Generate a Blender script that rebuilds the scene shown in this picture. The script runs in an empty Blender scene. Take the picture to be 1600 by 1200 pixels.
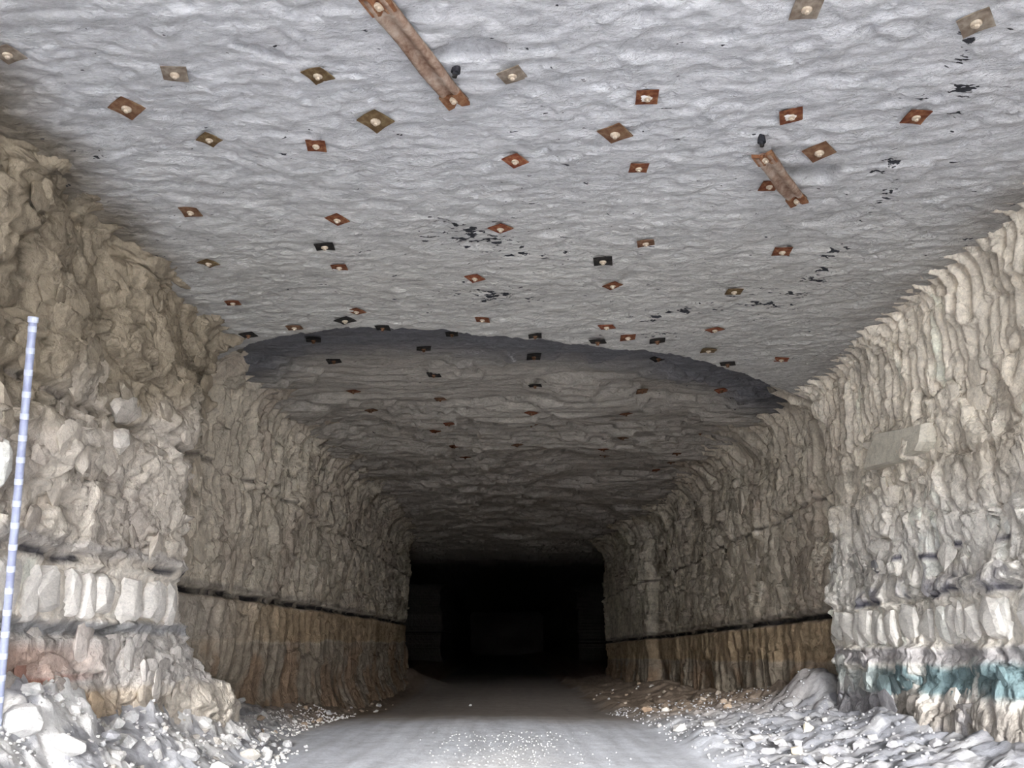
import bpy, bmesh, math, random
import numpy as np
from mathutils import Vector, Matrix, Euler

C = bpy.context.scene.collection
PI = math.pi
R = math.radians

# ------------------------------------------------------------------ camera
EYE = 1.4                       # eye height above the near road
FPX = 1400.0                    # focal length in pixels of the 1600 x 1200 frame
PITCH, YAW = math.atan(403 / FPX), math.atan(15 / FPX)
cam = bpy.data.cameras.new('camera')
cam.sensor_width = 36.0
cam.lens = 36.0 * FPX / 1600.0
cam.clip_start, cam.clip_end = 0.05, 400
camo = bpy.data.objects.new('camera', cam)
C.objects.link(camo)
camo.location = (0, 0, EYE)
camo.rotation_euler = (PI / 2 + PITCH, 0, -YAW)
bpy.context.scene.camera = camo
CM = Euler((PI / 2 + PITCH, 0, -YAW)).to_matrix()

# ------------------------------------------------------------------ sky, sun, exposure
PORTAL = -10.0                   # where the mine mouth is, behind the camera
world = bpy.data.worlds.new('sky')
bpy.context.scene.world = world
world.use_nodes = True
bg = world.node_tree.nodes['Background']
bg.inputs[0].default_value = (0.97, 0.98, 1.0, 1)      # bright hazy overcast
bg.inputs[1].default_value = 7.0
sun = bpy.data.lights.new('sun', 'SUN')
sun.energy = 4.3
sun.angle = R(13)
sun.color = (1.0, 0.975, 0.95)
suno = bpy.data.objects.new('sun', sun)
C.objects.link(suno)
suno.rotation_euler = Vector((0.05, 0.97, -0.205)).to_track_quat('-Z', 'Y').to_euler()
sc = bpy.context.scene
sc.view_settings.view_transform = 'Standard'
sc.view_settings.look = 'None'
sc.view_settings.gamma = 1.0
sc.view_settings.use_curve_mapping = False
sc.view_settings.exposure = 1.88
sc.cycles.max_bounces = 10
sc.cycles.diffuse_bounces = 8

# ------------------------------------------------------------------ noise in numpy
_rs = np.random.RandomState(7)
_G = _rs.normal(size=(1024, 3))
_G /= np.linalg.norm(_G, axis=1)[:, None]
_RV = _rs.random_sample((4096, 4))


def _hash(i, j, k):
    h = (i * 374761393 + j * 668265263 + k * 2147483647) & 0xFFFFFFFF
    h = ((h ^ (h >> 13)) * 1274126177) & 0xFFFFFFFF
    return h ^ (h >> 16)


def perlin(x, y, z):
    x, y, z = np.broadcast_arrays(np.asarray(x, float), np.asarray(y, float), np.asarray(z, float))
    xi, yi, zi = np.floor(x).astype(np.int64), np.floor(y).astype(np.int64), np.floor(z).astype(np.int64)
    fx, fy, fz = x - xi, y - yi, z - zi
    u, v, w = [f * f * f * (f * (f * 6 - 15) + 10) for f in (fx, fy, fz)]
    out = 0
    for dx in (0, 1):
        for dy in (0, 1):
            for dz in (0, 1):
                g = _G[_hash(xi + dx, yi + dy, zi + dz) & 1023]
                d = g[..., 0] * (fx - dx) + g[..., 1] * (fy - dy) + g[..., 2] * (fz - dz)
                out = out + d * (u if dx else 1 - u) * (v if dy else 1 - v) * (w if dz else 1 - w)
    return out * 1.5


def fbm(x, y, z, octaves=4, gain=0.5):
    a, s, f = 1.0, 0, 1.0
    for o in range(octaves):
        s = s + a * perlin(x * f + 17.3 * o, y * f + 5.1 * o, z * f - 9.7 * o)
        a *= gain
        f *= 2.03
    return s


def cells(u, v, seed=0, tilt=0.6):
    """blocky fracture pattern: every cell is a flat tilted facet; returns height 0..1-ish and distance to the joint"""
    u, v = np.broadcast_arrays(np.asarray(u, float), np.asarray(v, float))
    iu, iv = np.floor(u).astype(np.int64), np.floor(v).astype(np.int64)
    best = np.full(u.shape, 9.0)
    sec = np.full(u.shape, 9.0)
    val = np.zeros(u.shape)
    rnd = np.zeros(u.shape)
    for a in (-1, 0, 1):
        for b in (-1, 0, 1):
            r = _RV[_hash(iu + a, iv + b, np.full(iu.shape, seed, np.int64)) & 4095]
            du, dv = u - (iu + a + 0.1 + 0.8 * r[..., 0]), v - (iv + b + 0.1 + 0.8 * r[..., 1])
            d = np.maximum(np.abs(du + 0.25 * dv), np.abs(dv - 0.2 * du)) * 0.7 + 0.3 * np.hypot(du, dv)
            h = r[..., 2] + tilt * ((r[..., 3] - 0.5) * 2 * du + (((r[..., 2] * 7.13) % 1) - 0.5) * 2 * dv)
            m = d < best
            sec = np.where(m, best, np.minimum(sec, d))
            val = np.where(m, h, val)
            rnd = np.where(m, r[..., 3], rnd)
            best = np.where(m, d, best)
    return val, sec - best, rnd


def sstep(a, b, x):
    t = np.clip((np.asarray(x, float) - a) / (b - a), 0, 1)
    return t * t * (3 - 2 * t)


def band(x, a, b, soft=0.04):
    return sstep(a - soft, a + soft, x) * (1 - sstep(b - soft, b + soft, x))


def mixc(c, col, m):
    return c * (1 - m[..., None]) + np.array(col) * m[..., None]


# ------------------------------------------------------------------ the shape of the mine
# brow: beyond this line the roof breaks up to a higher bed
BROW = np.array([(-15, 11.6), (-4.6, 13.4), (-4.0, 12.9), (-3.2, 12.1), (-2.0, 11.8), (-0.9, 11.9), (0.6, 12.3),
                 (2.1, 12.8), (3.2, 13.4), (4.2, 14.2), (5.1, 15.2), (5.7, 15.7), (15, 15.8)])
H_NEAR, H_FAR = EYE + 4.2, EYE + 4.58
SPALLS = [  # shallow slabs that fell out of the roof: x, y, half-length, half-width, depth, angle
    (-0.27, 5.70, 0.27, 0.13, 0.22, -0.15), (2.84, 7.50, 0.33, 0.17, 0.22, 0.2), (-1.80, 5.73, 0.24, 0.06, 0.14, 0.5),
    (-2.7, 19.6, 1.4, 0.75, 0.14, -0.1), (2.5, 16.5, 0.95, 0.55, 0.16, 0.25), (1.3, 15.4, 0.9, 0.35, 0.09, 0.1),
    (-0.8, 15.0, 2.4, 0.35, 0.09, 0.03), (4.3, 6.1, 0.5, 0.06, 0.03, 0.2), (-3.2, 7.8, 0.5, 0.08, 0.02, 0.1)]


def brow_y(x):
    return np.interp(x, BROW[:, 0], BROW[:, 1]) + 0.10 * fbm(x * 1.3, 3.3, 0.5, 3)


def roof_smooth(x, y):
    """roof height without the small flakes"""
    x, y = np.broadcast_arrays(np.asarray(x, float), np.asarray(y, float))
    k = sstep(0.0, 0.22, y - brow_y(x))
    z = H_NEAR + (H_FAR - H_NEAR) * k
    z = z + 0.035 * fbm(x * 0.35, y * 0.5, 1.7, 2) * (1 + 0.6 * k)
    for (sx, sy, a, b, d, ang) in SPALLS:
        c, s = math.cos(ang), math.sin(ang)
        u, v = ((x - sx) * c + (y - sy) * s) / a, (-(x - sx) * s + (y - sy) * c) / b
        rr = np.hypot(u, v) + 0.25 * perlin(x * 4, y * 4, 8.8)
        # steep break on the near side, feathering out on the far one
        z = z + d * (1 - sstep(0.75, 1.0, rr)) * (0.35 + 0.65 * sstep(1.0, -1.0, v))
    return z


def ring(y, x, z):
    """cutting marks that run round roof and ribs of the inner heading"""
    w = y + 0.16 * perlin(x * 0.6, y * 0.5, z * 0.6) + 0.05 * perlin(x * 2, y * 1.5, z * 2)
    a = 0.5 + 0.5 * np.sin(w * 2 * PI / 0.36 + 2.2 * perlin(0.1, w * 0.7, 0.3))
    return a ** 2.2


NOSE_L = np.array([(-1, 14.2), (0.7, 14.0), (0.95, 12.8), (1.6, 12.2), (2.2, 11.7), (3.4, 11.5), (4.4, 11.9), (5.0, 12.2), (5.7, 12.4)])
NOSE_R = np.array([(-1, 15.4), (0.5, 15.3), (1.5, 15.6), (2.2, 15.4), (3.0, 15.2), (4.5, 15.1), (5.6, 15.4)])
XL = np.array([(-60, -4.3), (3, -4.35), (6.5, -4.33), (9, -4.18), (11, -4.05), (12.0, -4.06), (12.22, -4.95), (16, -4.72), (22, -4.42), (28, -4.3), (41.5, -4.25),
               (41.9, -15), (75, -15), (75.4, -5.0), (190, -5.0)])
XR = np.array([(-60, 5.3), (8, 5.3), (12, 5.40), (15.1, 5.45), (15.4, 5.8), (18, 5.78), (33.8, 5.75), (34.2, 5.35), (45.8, 5.1),
               (46.3, 16), (78, 16), (78.4, 6.5), (190, 6.5)])


def wall_x(side, y, z):
    jag = 0.10 * fbm(y * 0.2, z * 1.6, side * 3.1, 3)
    if side < 0:
        yy = y + (12.1 - np.interp(z, NOSE_L[:, 0], NOSE_L[:, 1])) * band(y, 8.5, 20, 2.0) + jag
        x = np.interp(yy, XL[:, 0], XL[:, 1])
        # foot of the pillar spreads outwards
        x = x + 0.30 * sstep(1.5, 0.5, z) * sstep(14.6, 13.4, y) * sstep(8, 11, y)
    else:
        yy = y + (15.3 - np.interp(z, NOSE_R[:, 0], NOSE_R[:, 1])) * band(y, 12, 20, 2.0) + jag
        x = np.interp(yy, XR[:, 0], XR[:, 1])
        x = x - 0.22 * sstep(1.2, 0.2, z) * sstep(15.9, 14.5, y)
    return x


def strat(side, y, z):
    """height above eye level measured along the bedding (the beds dip a little to the right)"""
    h = z - EYE
    if side < 0:
        return h - 0.0                   # seam at .78
    return h - 0.01 * np.clip(15 - y, -30, 8) + 0.30 + 0.006 * np.clip(y - 15, 0, 40)


def is_near(side, y, z):
    n = NOSE_L if side < 0 else NOSE_R
    return 1 - sstep(-0.1, 0.25, y - np.interp(z, n[:, 0], n[:, 1]))


def floor_z(x, y):
    x, y = np.broadcast_arrays(np.asarray(x, float), np.asarray(y, float))
    z = -0.46 * sstep(16.5, 29, y) + 0.0 * x
    z = z - 0.0035 * (x + 0.4) ** 2 * (1 - sstep(2.5, 4.5, np.abs(x + 0.4))) - 0.03
    n = fbm(x * 0.9, y * 0.9, 4.4, 4)
    near_l = sstep(15.2, 12.8, y)
    edge_l = -3.05 + 0.25 * perlin(y * 0.5, 0.2, 0.9) - 0.5 * sstep(12, 20, y)
    tl = np.clip((edge_l - x) / 1.15, 0, 1.3)
    z = z + (0.85 * near_l + 0.30 * (1 - near_l)) * tl ** 1.1 * (1 + 0.35 * n)
    edge_r = 2.75 + 0.3 * perlin(y * 0.45, 1.2, 0.4) + 0.35 * sstep(20, 35, y)
    tr = np.clip((x - edge_r) / 2.4, 0, 1.2)
    z = z + (0.42 - 0.1 * sstep(18, 25, y)) * tr * (1 + 0.5 * n) + 0.09 * np.exp(-((x - edge_r - 0.35) / 0.3) ** 2) * (1 + n)
    z = z + 0.55 * np.exp(-((x - 5.45) / 0.6) ** 2 - ((y - 16.6) / 0.9) ** 2)          # mound against the right pillar
    z = z + 0.62 * np.exp(-((x + 4.0) / 1.3) ** 2 - ((y - 41.5) / 2.2) ** 2)           # heap at the far left corner
    z = z + 0.25 * np.exp(-((x - 5.2) / 1.2) ** 2 - ((y - 30) / 6) ** 2)
    rough = np.maximum(tl, tr)
    z = z + 0.05 * np.clip(rough * 3, 0, 1) * fbm(x * 4, y * 4, 2.2, 3) + 0.008 * fbm(x * 3, y * 1.2, 0.2, 3)
    lv, le, lr = cells((x + 0.1 * perlin(x * 3, y * 3, 1)) / 0.24, (y + 0.1 * perlin(x * 3, y * 3, 7)) / 0.30, 61, 0.8)
    lv2, le2, lr2 = cells(x / 0.11, y / 0.13, 63, 0.8)
    z = z + np.clip(rough * 2.5, 0, 1) * (0.09 * (lv - 0.4) * lr + 0.045 * (lv2 - 0.5)) * (1 - 0.4 * sstep(0, 2, x))
    # wheel tracks
    for tx in (-1.9, -0.3, 1.3):
        z = z - 0.018 * np.exp(-((x - tx - 0.1 * np.sin(y * 0.35)) / 0.28) ** 2)
    return z


# ------------------------------------------------------------------ mesh and material helpers
def mesh_obj(name, verts, faces, mat, parent=None, smooth=True, attrs=None):
    me = bpy.data.meshes.new(name)
    if isinstance(verts, np.ndarray) and isinstance(faces, np.ndarray):
        me.vertices.add(len(verts))
        me.vertices.foreach_set('co', verts.astype(np.float32).ravel())
        n, k = faces.shape
        me.loops.add(n * k)
        me.loops.foreach_set('vertex_index', faces.astype(np.int32).ravel())
        me.polygons.add(n)
        me.polygons.foreach_set('loop_start', np.arange(0, n * k, k, dtype=np.int32))
        me.update(calc_edges=True)
    else:
        me.from_pydata([tuple(v) for v in verts], [], [tuple(f) for f in faces])
    if smooth:
        me.polygons.foreach_set('use_smooth', np.ones(len(me.polygons), bool))
    for an, av in (attrs or {}).items():
        if av.ndim == 2:
            a = me.attributes.new(an, 'FLOAT_COLOR', 'POINT')
            full = np.ones((len(av), 4), np.float32)
            full[:, :3] = av
            a.data.foreach_set('color', full.ravel())
        else:
            a = me.attributes.new(an, 'FLOAT', 'POINT')
            a.data.foreach_set('value', av.astype(np.float32))
    if mat:
        me.materials.append(mat)
    o = bpy.data.objects.new(name, me)
    C.objects.link(o)
    if parent:
        o.parent = parent
    return o


def grid_faces(nu, nv, flip=False):
    i = np.arange(nu * nv).reshape(nu, nv)
    f = np.stack([i[:-1, :-1], i[1:, :-1], i[1:, 1:], i[:-1, 1:]], -1).reshape(-1, 4)
    return f[:, ::-1].copy() if flip else f


def nodes_of(name):
    m = bpy.data.materials.new(name)
    m.use_nodes = True
    nt = m.node_tree
    b = nt.nodes['Principled BSDF']
    b.inputs['Specular IOR Level'].default_value = 0.15
    return m, nt, b


def N(nt, kind, **kw):
    n = nt.nodes.new(kind)
    for k, v in kw.items():
        setattr(n, k, v)
    return n


def noise_node(nt, coord, scale_vec, scale, detail=6, rough=0.6, dist=0.0):
    mp = N(nt, 'ShaderNodeMapping')
    mp.inputs['Scale'].default_value = scale_vec
    nt.links.new(coord, mp.inputs[0])
    n = N(nt, 'ShaderNodeTexNoise')
    n.inputs['Scale'].default_value = scale
    n.inputs['Detail'].default_value = detail
    n.inputs['Roughness'].default_value = rough
    n.inputs['Distortion'].default_value = dist
    nt.links.new(mp.outputs[0], n.inputs['Vector'])
    return n.outputs[0]


def ramp(nt, src, stops):
    r = N(nt, 'ShaderNodeValToRGB')
    e = r.color_ramp.elements
    while len(e) > len(stops):
        e.remove(e[-1])
    while len(e) < len(stops):
        e.new(0.5)
    for el, (p, c) in zip(e, stops):
        el.position = p
        el.color = (c, c, c, 1) if not isinstance(c, tuple) else (*c, 1)
    nt.links.new(src, r.inputs[0])
    return r.outputs[0]


def mixrgb(nt, fac, a, b, mode='MIX'):
    m = N(nt, 'ShaderNodeMix', data_type='RGBA', blend_type=mode)
    for sock, v in ((m.inputs[0], fac), (m.inputs[6], a), (m.inputs[7], b)):
        if isinstance(v, (int, float)):
            sock.default_value = v
        elif isinstance(v, tuple):
            sock.default_value = (*v, 1)
        else:
            nt.links.new(v, sock)
    return m.outputs[2]


def bump(nt, bsdf, hs):
    prev = None
    for (h, strength, dist) in hs:
        b = N(nt, 'ShaderNodeBump')
        b.inputs['Strength'].default_value = strength
        b.inputs['Distance'].default_value = dist
        nt.links.new(h, b.inputs['Height'])
        if prev:
            nt.links.new(prev, b.inputs['Normal'])
        prev = b.outputs[0]
    nt.links.new(prev, bsdf.inputs['Normal'])


def rock_material(name, source, sv, fine, bumps, contrast=(0.62, 1.25)):
    m, nt, b = nodes_of(name)
    pos = N(nt, 'ShaderNodeNewGeometry').outputs['Position']
    if source == 'object':
        base = N(nt, 'ShaderNodeObjectInfo').outputs['Color']
        pos = N(nt, 'ShaderNodeTexCoord').outputs['Object']
    else:
        base = N(nt, 'ShaderNodeAttribute', attribute_name='Col').outputs['Color']
    n1 = noise_node(nt, pos, sv, fine, 8, 0.68, 0.3)
    n2 = noise_node(nt, pos, sv, fine * 6, 5, 0.7)
    c = mixrgb(nt, 1.0, base, ramp(nt, n1, [(0.28, contrast[0]), (0.5, 1.0), (0.72, contrast[1])]), 'MULTIPLY')
    c = mixrgb(nt, 1.0, c, ramp(nt, n2, [(0.3, 0.82), (0.5, 1.0), (0.7, 1.12)]), 'MULTIPLY')
    if source == 'roof':
        w = N(nt, 'ShaderNodeAttribute', attribute_name='fleck').outputs['Fac']
        fl = noise_node(nt, pos, (0.75, 1.7, 1), 9.0, 3, 0.55, 0.4)
        fl2 = noise_node(nt, pos, (0.8, 1.5, 1), 17.0, 2, 0.5, 0.2)
        s = N(nt, 'ShaderNodeMath', operation='MULTIPLY_ADD')
        nt.links.new(w, s.inputs[0])
        s.inputs[1].default_value = 0.22
        nt.links.new(fl, s.inputs[2])
        s2 = N(nt, 'ShaderNodeMath', operation='MULTIPLY_ADD')
        nt.links.new(fl2, s2.inputs[0])
        s2.inputs[1].default_value = 0.25
        nt.links.new(s.outputs[0], s2.inputs[2])
        mask = ramp(nt, s2.outputs[0], [(0.868, 0.0), (0.888, 1.0)])
        c = mixrgb(nt, mask, c, (0.045, 0.047, 0.055))
    nt.links.new(c, b.inputs['Base Color'])
    b.inputs['Roughness'].default_value = 0.92
    hs = []
    if source == 'attr' and 'rock' in name:
        for (vs, sc_, st, di) in (((1, 0.45, 0.5), 3.6, 0.35, 0.04),):
            mp = N(nt, 'ShaderNodeMapping')
            mp.inputs['Scale'].default_value = vs
            nt.links.new(pos, mp.inputs[0])
            dn = N(nt, 'ShaderNodeTexNoise')
            dn.inputs['Scale'].default_value = 3.0
            nt.links.new(pos, dn.inputs['Vector'])
            ad = N(nt, 'ShaderNodeVectorMath', operation='MULTIPLY_ADD')
            nt.links.new(dn.outputs['Color'], ad.inputs[0])
            ad.inputs[1].default_value = (0.12, 0.12, 0.12)
            nt.links.new(mp.outputs[0], ad.inputs[2])
            vo = N(nt, 'ShaderNodeTexVoronoi', feature='DISTANCE_TO_EDGE')
            vo.inputs['Scale'].default_value = sc_
            nt.links.new(ad.outputs[0], vo.inputs['Vector'])
            hs.append((ramp(nt, vo.outputs['Distance'], [(0.0, 0.0), (0.05, 0.8), (0.2, 1.0)]), st, di))
    for (svec, sc_, det, st, di) in bumps:
        hs.append((noise_node(nt, pos, svec, sc_, det, 0.65, 0.4), st, di))
    bump(nt, b, hs)
    return m


M_WALL = rock_material('rock_face', 'attr', (1, 0.7, 0.7), 6.0, [((1, 0.8, 0.8), 10.0, 8, 0.6, 0.05), ((1, 1, 0.7), 42.0, 5, 0.7, 0.015)])
M_ROOF = rock_material('roof_rock', 'roof', (0.7, 1.6, 1), 5.0, [((0.6, 1.4, 1), 9.0, 8, 0.9, 0.08), ((0.7, 1.4, 1), 40.0, 5, 0.9, 0.018)], (0.76, 1.17))
M_FLOOR = rock_material('road_dust', 'attr', (1, 1, 1), 3.0, [((1, 1, 1), 14.0, 8, 0.5, 0.03), ((1, 1, 1), 70.0, 4, 0.5, 0.008)], (0.8, 1.15))
M_PIECE = rock_material('loose_rock', 'object', (1, 1, 1), 7.0, [((1, 1, 1), 12.0, 8, 0.6, 0.03)], (0.75, 1.15))


def metal(name, c1, c2, c3, rough=0.8, scale=14.0, metallic=0.0):
    m, nt, b = nodes_of(name)
    pos = N(nt, 'ShaderNodeTexCoord').outputs['Object']
    n = noise_node(nt, pos, (1, 1, 1), scale, 6, 0.65, 0.3)
    col = ramp(nt, n, [(0.32, c1), (0.5, c2), (0.68, c3)])
    nt.links.new(col, b.inputs['Base Color'])
    b.inputs['Roughness'].default_value = rough
    b.inputs['Metallic'].default_value = metallic
    bump(nt, b, [(noise_node(nt, pos, (1, 1, 1), scale * 4, 5, 0.6), 0.4, 0.004)])
    return m


M = {
    'rust': metal('rusted_plate_steel', (0.075, 0.022, 0.012), (0.15, 0.052, 0.025), (0.26, 0.14, 0.075)),
    'brown': metal('brown_plate_steel', (0.09, 0.04, 0.022), (0.16, 0.085, 0.05), (0.24, 0.16, 0.10)),
    'grey': metal('dusty_plate_steel', (0.13, 0.095, 0.07), (0.21, 0.17, 0.135), (0.31, 0.275, 0.23)),
    'olive': metal('olive_plate_steel', (0.075, 0.045, 0.02), (0.125, 0.08, 0.04), (0.21, 0.16, 0.09)),
    'black': metal('blackened_plate_steel', (0.012, 0.012, 0.013), (0.022, 0.02, 0.019), (0.05, 0.045, 0.04)),
    'red': metal('red_rust_plate_steel', (0.11, 0.024, 0.013), (0.21, 0.065, 0.033), (0.30, 0.16, 0.085)),
    'white': metal('lime_splash', (0.55, 0.50, 0.46), (0.70, 0.67, 0.64), (0.80, 0.78, 0.76)),
    'head': metal('pale_bolt_steel', (0.34, 0.26, 0.19), (0.50, 0.42, 0.33), (0.62, 0.55, 0.46)),
    'strap': metal('weathered_strap_steel', (0.13, 0.065, 0.04), (0.27, 0.19, 0.145), (0.42, 0.34, 0.28), scale=9.0),
    'strap_rust': metal('rusty_strap_end', (0.10, 0.035, 0.018), (0.20, 0.09, 0.045), (0.30, 0.18, 0.11)),
    'coal': metal('black_rubber', (0.012, 0.013, 0.016), (0.02, 0.021, 0.026), (0.05, 0.05, 0.06)),
    'pole': metal('silver_blue_tube', (0.26, 0.28, 0.42), (0.34, 0.37, 0.52), (0.44, 0.48, 0.62), rough=0.4, scale=5.0, metallic=0.15),
    'ring': metal('pale_ring_band', (0.42, 0.45, 0.58), (0.50, 0.54, 0.67), (0.60, 0.64, 0.75), rough=0.4),
}


# ------------------------------------------------------------------ rock colours (linear albedo)
def wall_colour(side, y, z):
    h = strat(side, y, z)
    near = is_near(side, y, z)
    wob = 0.06 * fbm(y * 1.2, z * 0.4, 6.6 + side, 3)
    hh = h + wob
    n = fbm(y * 0.9, z * 0.6, 2.5 * side, 4)
    n2 = fbm(y * 2.4, z * 0.8, 1.5 * side, 4)
    c = np.empty(np.shape(h) + (3,))
    c[:] = (0.60, 0.55, 0.47)
    if side < 0:
        nearc = np.empty_like(c)
        nearc[:] = (0.62, 0.575, 0.52)
        # brown dust on the upper pillar
        brown = sstep(1.6, 2.7, hh + 0.6 * n + 0.18 * (8.5 - y))
        nearc = mixc(nearc, (0.26, 0.22, 0.165), 0.92 * np.clip(brown, 0, 1))
        nearc = mixc(nearc, (0.30, 0.27, 0.25), 0.6 * band(hh, 0.85, 1.8, 0.2) * sstep(-0.1, 0.35, n + 0.09 * (9 - y)))
        nearc = mixc(nearc, (0.06, 0.06, 0.07), band(hh, 0.76, 0.84, 0.03) * sstep(-0.15, 0.25, n2))
        nearc = mixc(nearc, (0.34, 0.34, 0.36), band(hh, 0.85, 0.97, 0.05) * 0.5)
        nearc = mixc(nearc, (0.74, 0.70, 0.65), band(hh, 0.22, 0.74, 0.03))
        nearc = mixc(nearc, (0.30, 0.32, 0.36), band(hh, 0.06, 0.2, 0.04) * 0.8)
        nearc = mixc(nearc, (0.56, 0.54, 0.53), band(hh, -0.5, 0.06, 0.05))
        nearc = mixc(nearc, (0.50, 0.35, 0.29), band(hh, -0.30, -0.02, 0.08) * sstep(10.4, 8.4, y) * 0.8)
        nearc = mixc(nearc, (0.33, 0.15, 0.11), band(hh, -0.36, -0.29, 0.02) * sstep(10.2, 8.4, y))
        nearc = mixc(nearc, (0.42, 0.31, 0.20), band(hh, -0.9, -0.45, 0.08) * sstep(11.3, 9.0, y) * 0.9)
        nearc = mixc(nearc, (0.12, 0.11, 0.105), band(hh, 2.26, 2.36, 0.03) * 0.75 * sstep(-0.3, 0.2, n2))
    else:
        nearc = np.empty_like(c)
        nearc[:] = (0.72, 0.67, 0.59)
        nearc = mixc(nearc, (0.80, 0.785, 0.76), sstep(2.6, 1.4, hh) * 0.9)
        nearc = mixc(nearc, (0.30, 0.26, 0.21), 0.55 * sstep(0.05, 0.5, n) * sstep(1.4, 2.4, hh))
        nearc = mixc(nearc, (0.33, 0.33, 0.38), band(hh, 0.82, 1.05, 0.06) * 0.85 * sstep(-0.25, 0.2, n2))
        nearc = mixc(nearc, (0.09, 0.09, 0.12), band(hh, 0.80, 0.88, 0.03) * sstep(-0.2, 0.15, n2))
        nearc = mixc(nearc, (0.09, 0.09, 0.12), band(hh, 1.32, 1.40, 0.03) * sstep(0.1, 0.3, n2))
        nearc = mixc(nearc, (0.80, 0.77, 0.72), band(hh, 0.22, 0.80, 0.03))
        nearc = mixc(nearc, (0.48, 0.47, 0.49), band(hh, 0.0, 0.2, 0.04))
        teal = band(hh + 0.12 * n, -0.36, -0.02, 0.05)
        nearc = mixc(nearc, (0.195, 0.285, 0.315), teal * (0.55 + 0.45 * sstep(14, 12.5, y)) * sstep(-0.45, 0.05, n2 + 0.2))
        nearc = mixc(nearc, (0.43, 0.405, 0.38), sstep(-0.36, -0.5, hh + 0.12 * n))
        nearc = mixc(nearc, (0.30, 0.31, 0.36), 0.8 * sstep(-0.3, -0.5, hh) * sstep(0.05, 0.4, n))
    # inner heading
    far = c
    far = mixc(far, (0.36, 0.315, 0.27), 0.7 * sstep(0.0, 0.45, n + 0.3 * n2))
    far = mixc(far, (0.10, 0.09, 0.085), band(hh, 2.78, 2.86, 0.025) * 0.75 * sstep(-0.3, 0.2, n2))
    far = mixc(far, (0.13, 0.12, 0.12), band(hh, 0.84, 0.95, 0.03) * 0.5)
    far = mixc(far, (0.43, 0.34, 0.235), band(hh, -0.02 if side > 0 else 0.0, 0.72, 0.05))
    far = mixc(far, (0.42, 0.385, 0.34), band(hh, 0.0, 0.72, 0.06) * sstep(20 if side < 0 else 12, 14 if side < 0 else 11, y))
    far = mixc(far, (0.37, 0.325, 0.27), sstep(0.02, -0.06, hh))
    far = mixc(far, (0.30, 0.19, 0.115), sstep(0.3, -0.4, hh) * 0.6 * sstep(0.0, 0.4, n + 0.012 * (y - 18)))
    far = mixc(far, (0.09, 0.085, 0.08), sstep(48, 60, y))  # ribs fade to near black: darkness of the deep heading painted in
    far = mixc(far, (0.028, 0.026, 0.028), band(h + 0.3 * wob, 0.715, 0.83, 0.02) * (0.55 + 0.45 * sstep(-0.5, 0.0, n2)))
    out = far * (1 - near[..., None]) + nearc * near[..., None]
    out = out * (1 + 0.26 * n2 + 0.14 * n)[..., None]
    out = out * np.array((1.025, 1.0, 0.96))
    return np.clip(out, 0.01, 0.86)


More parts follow.
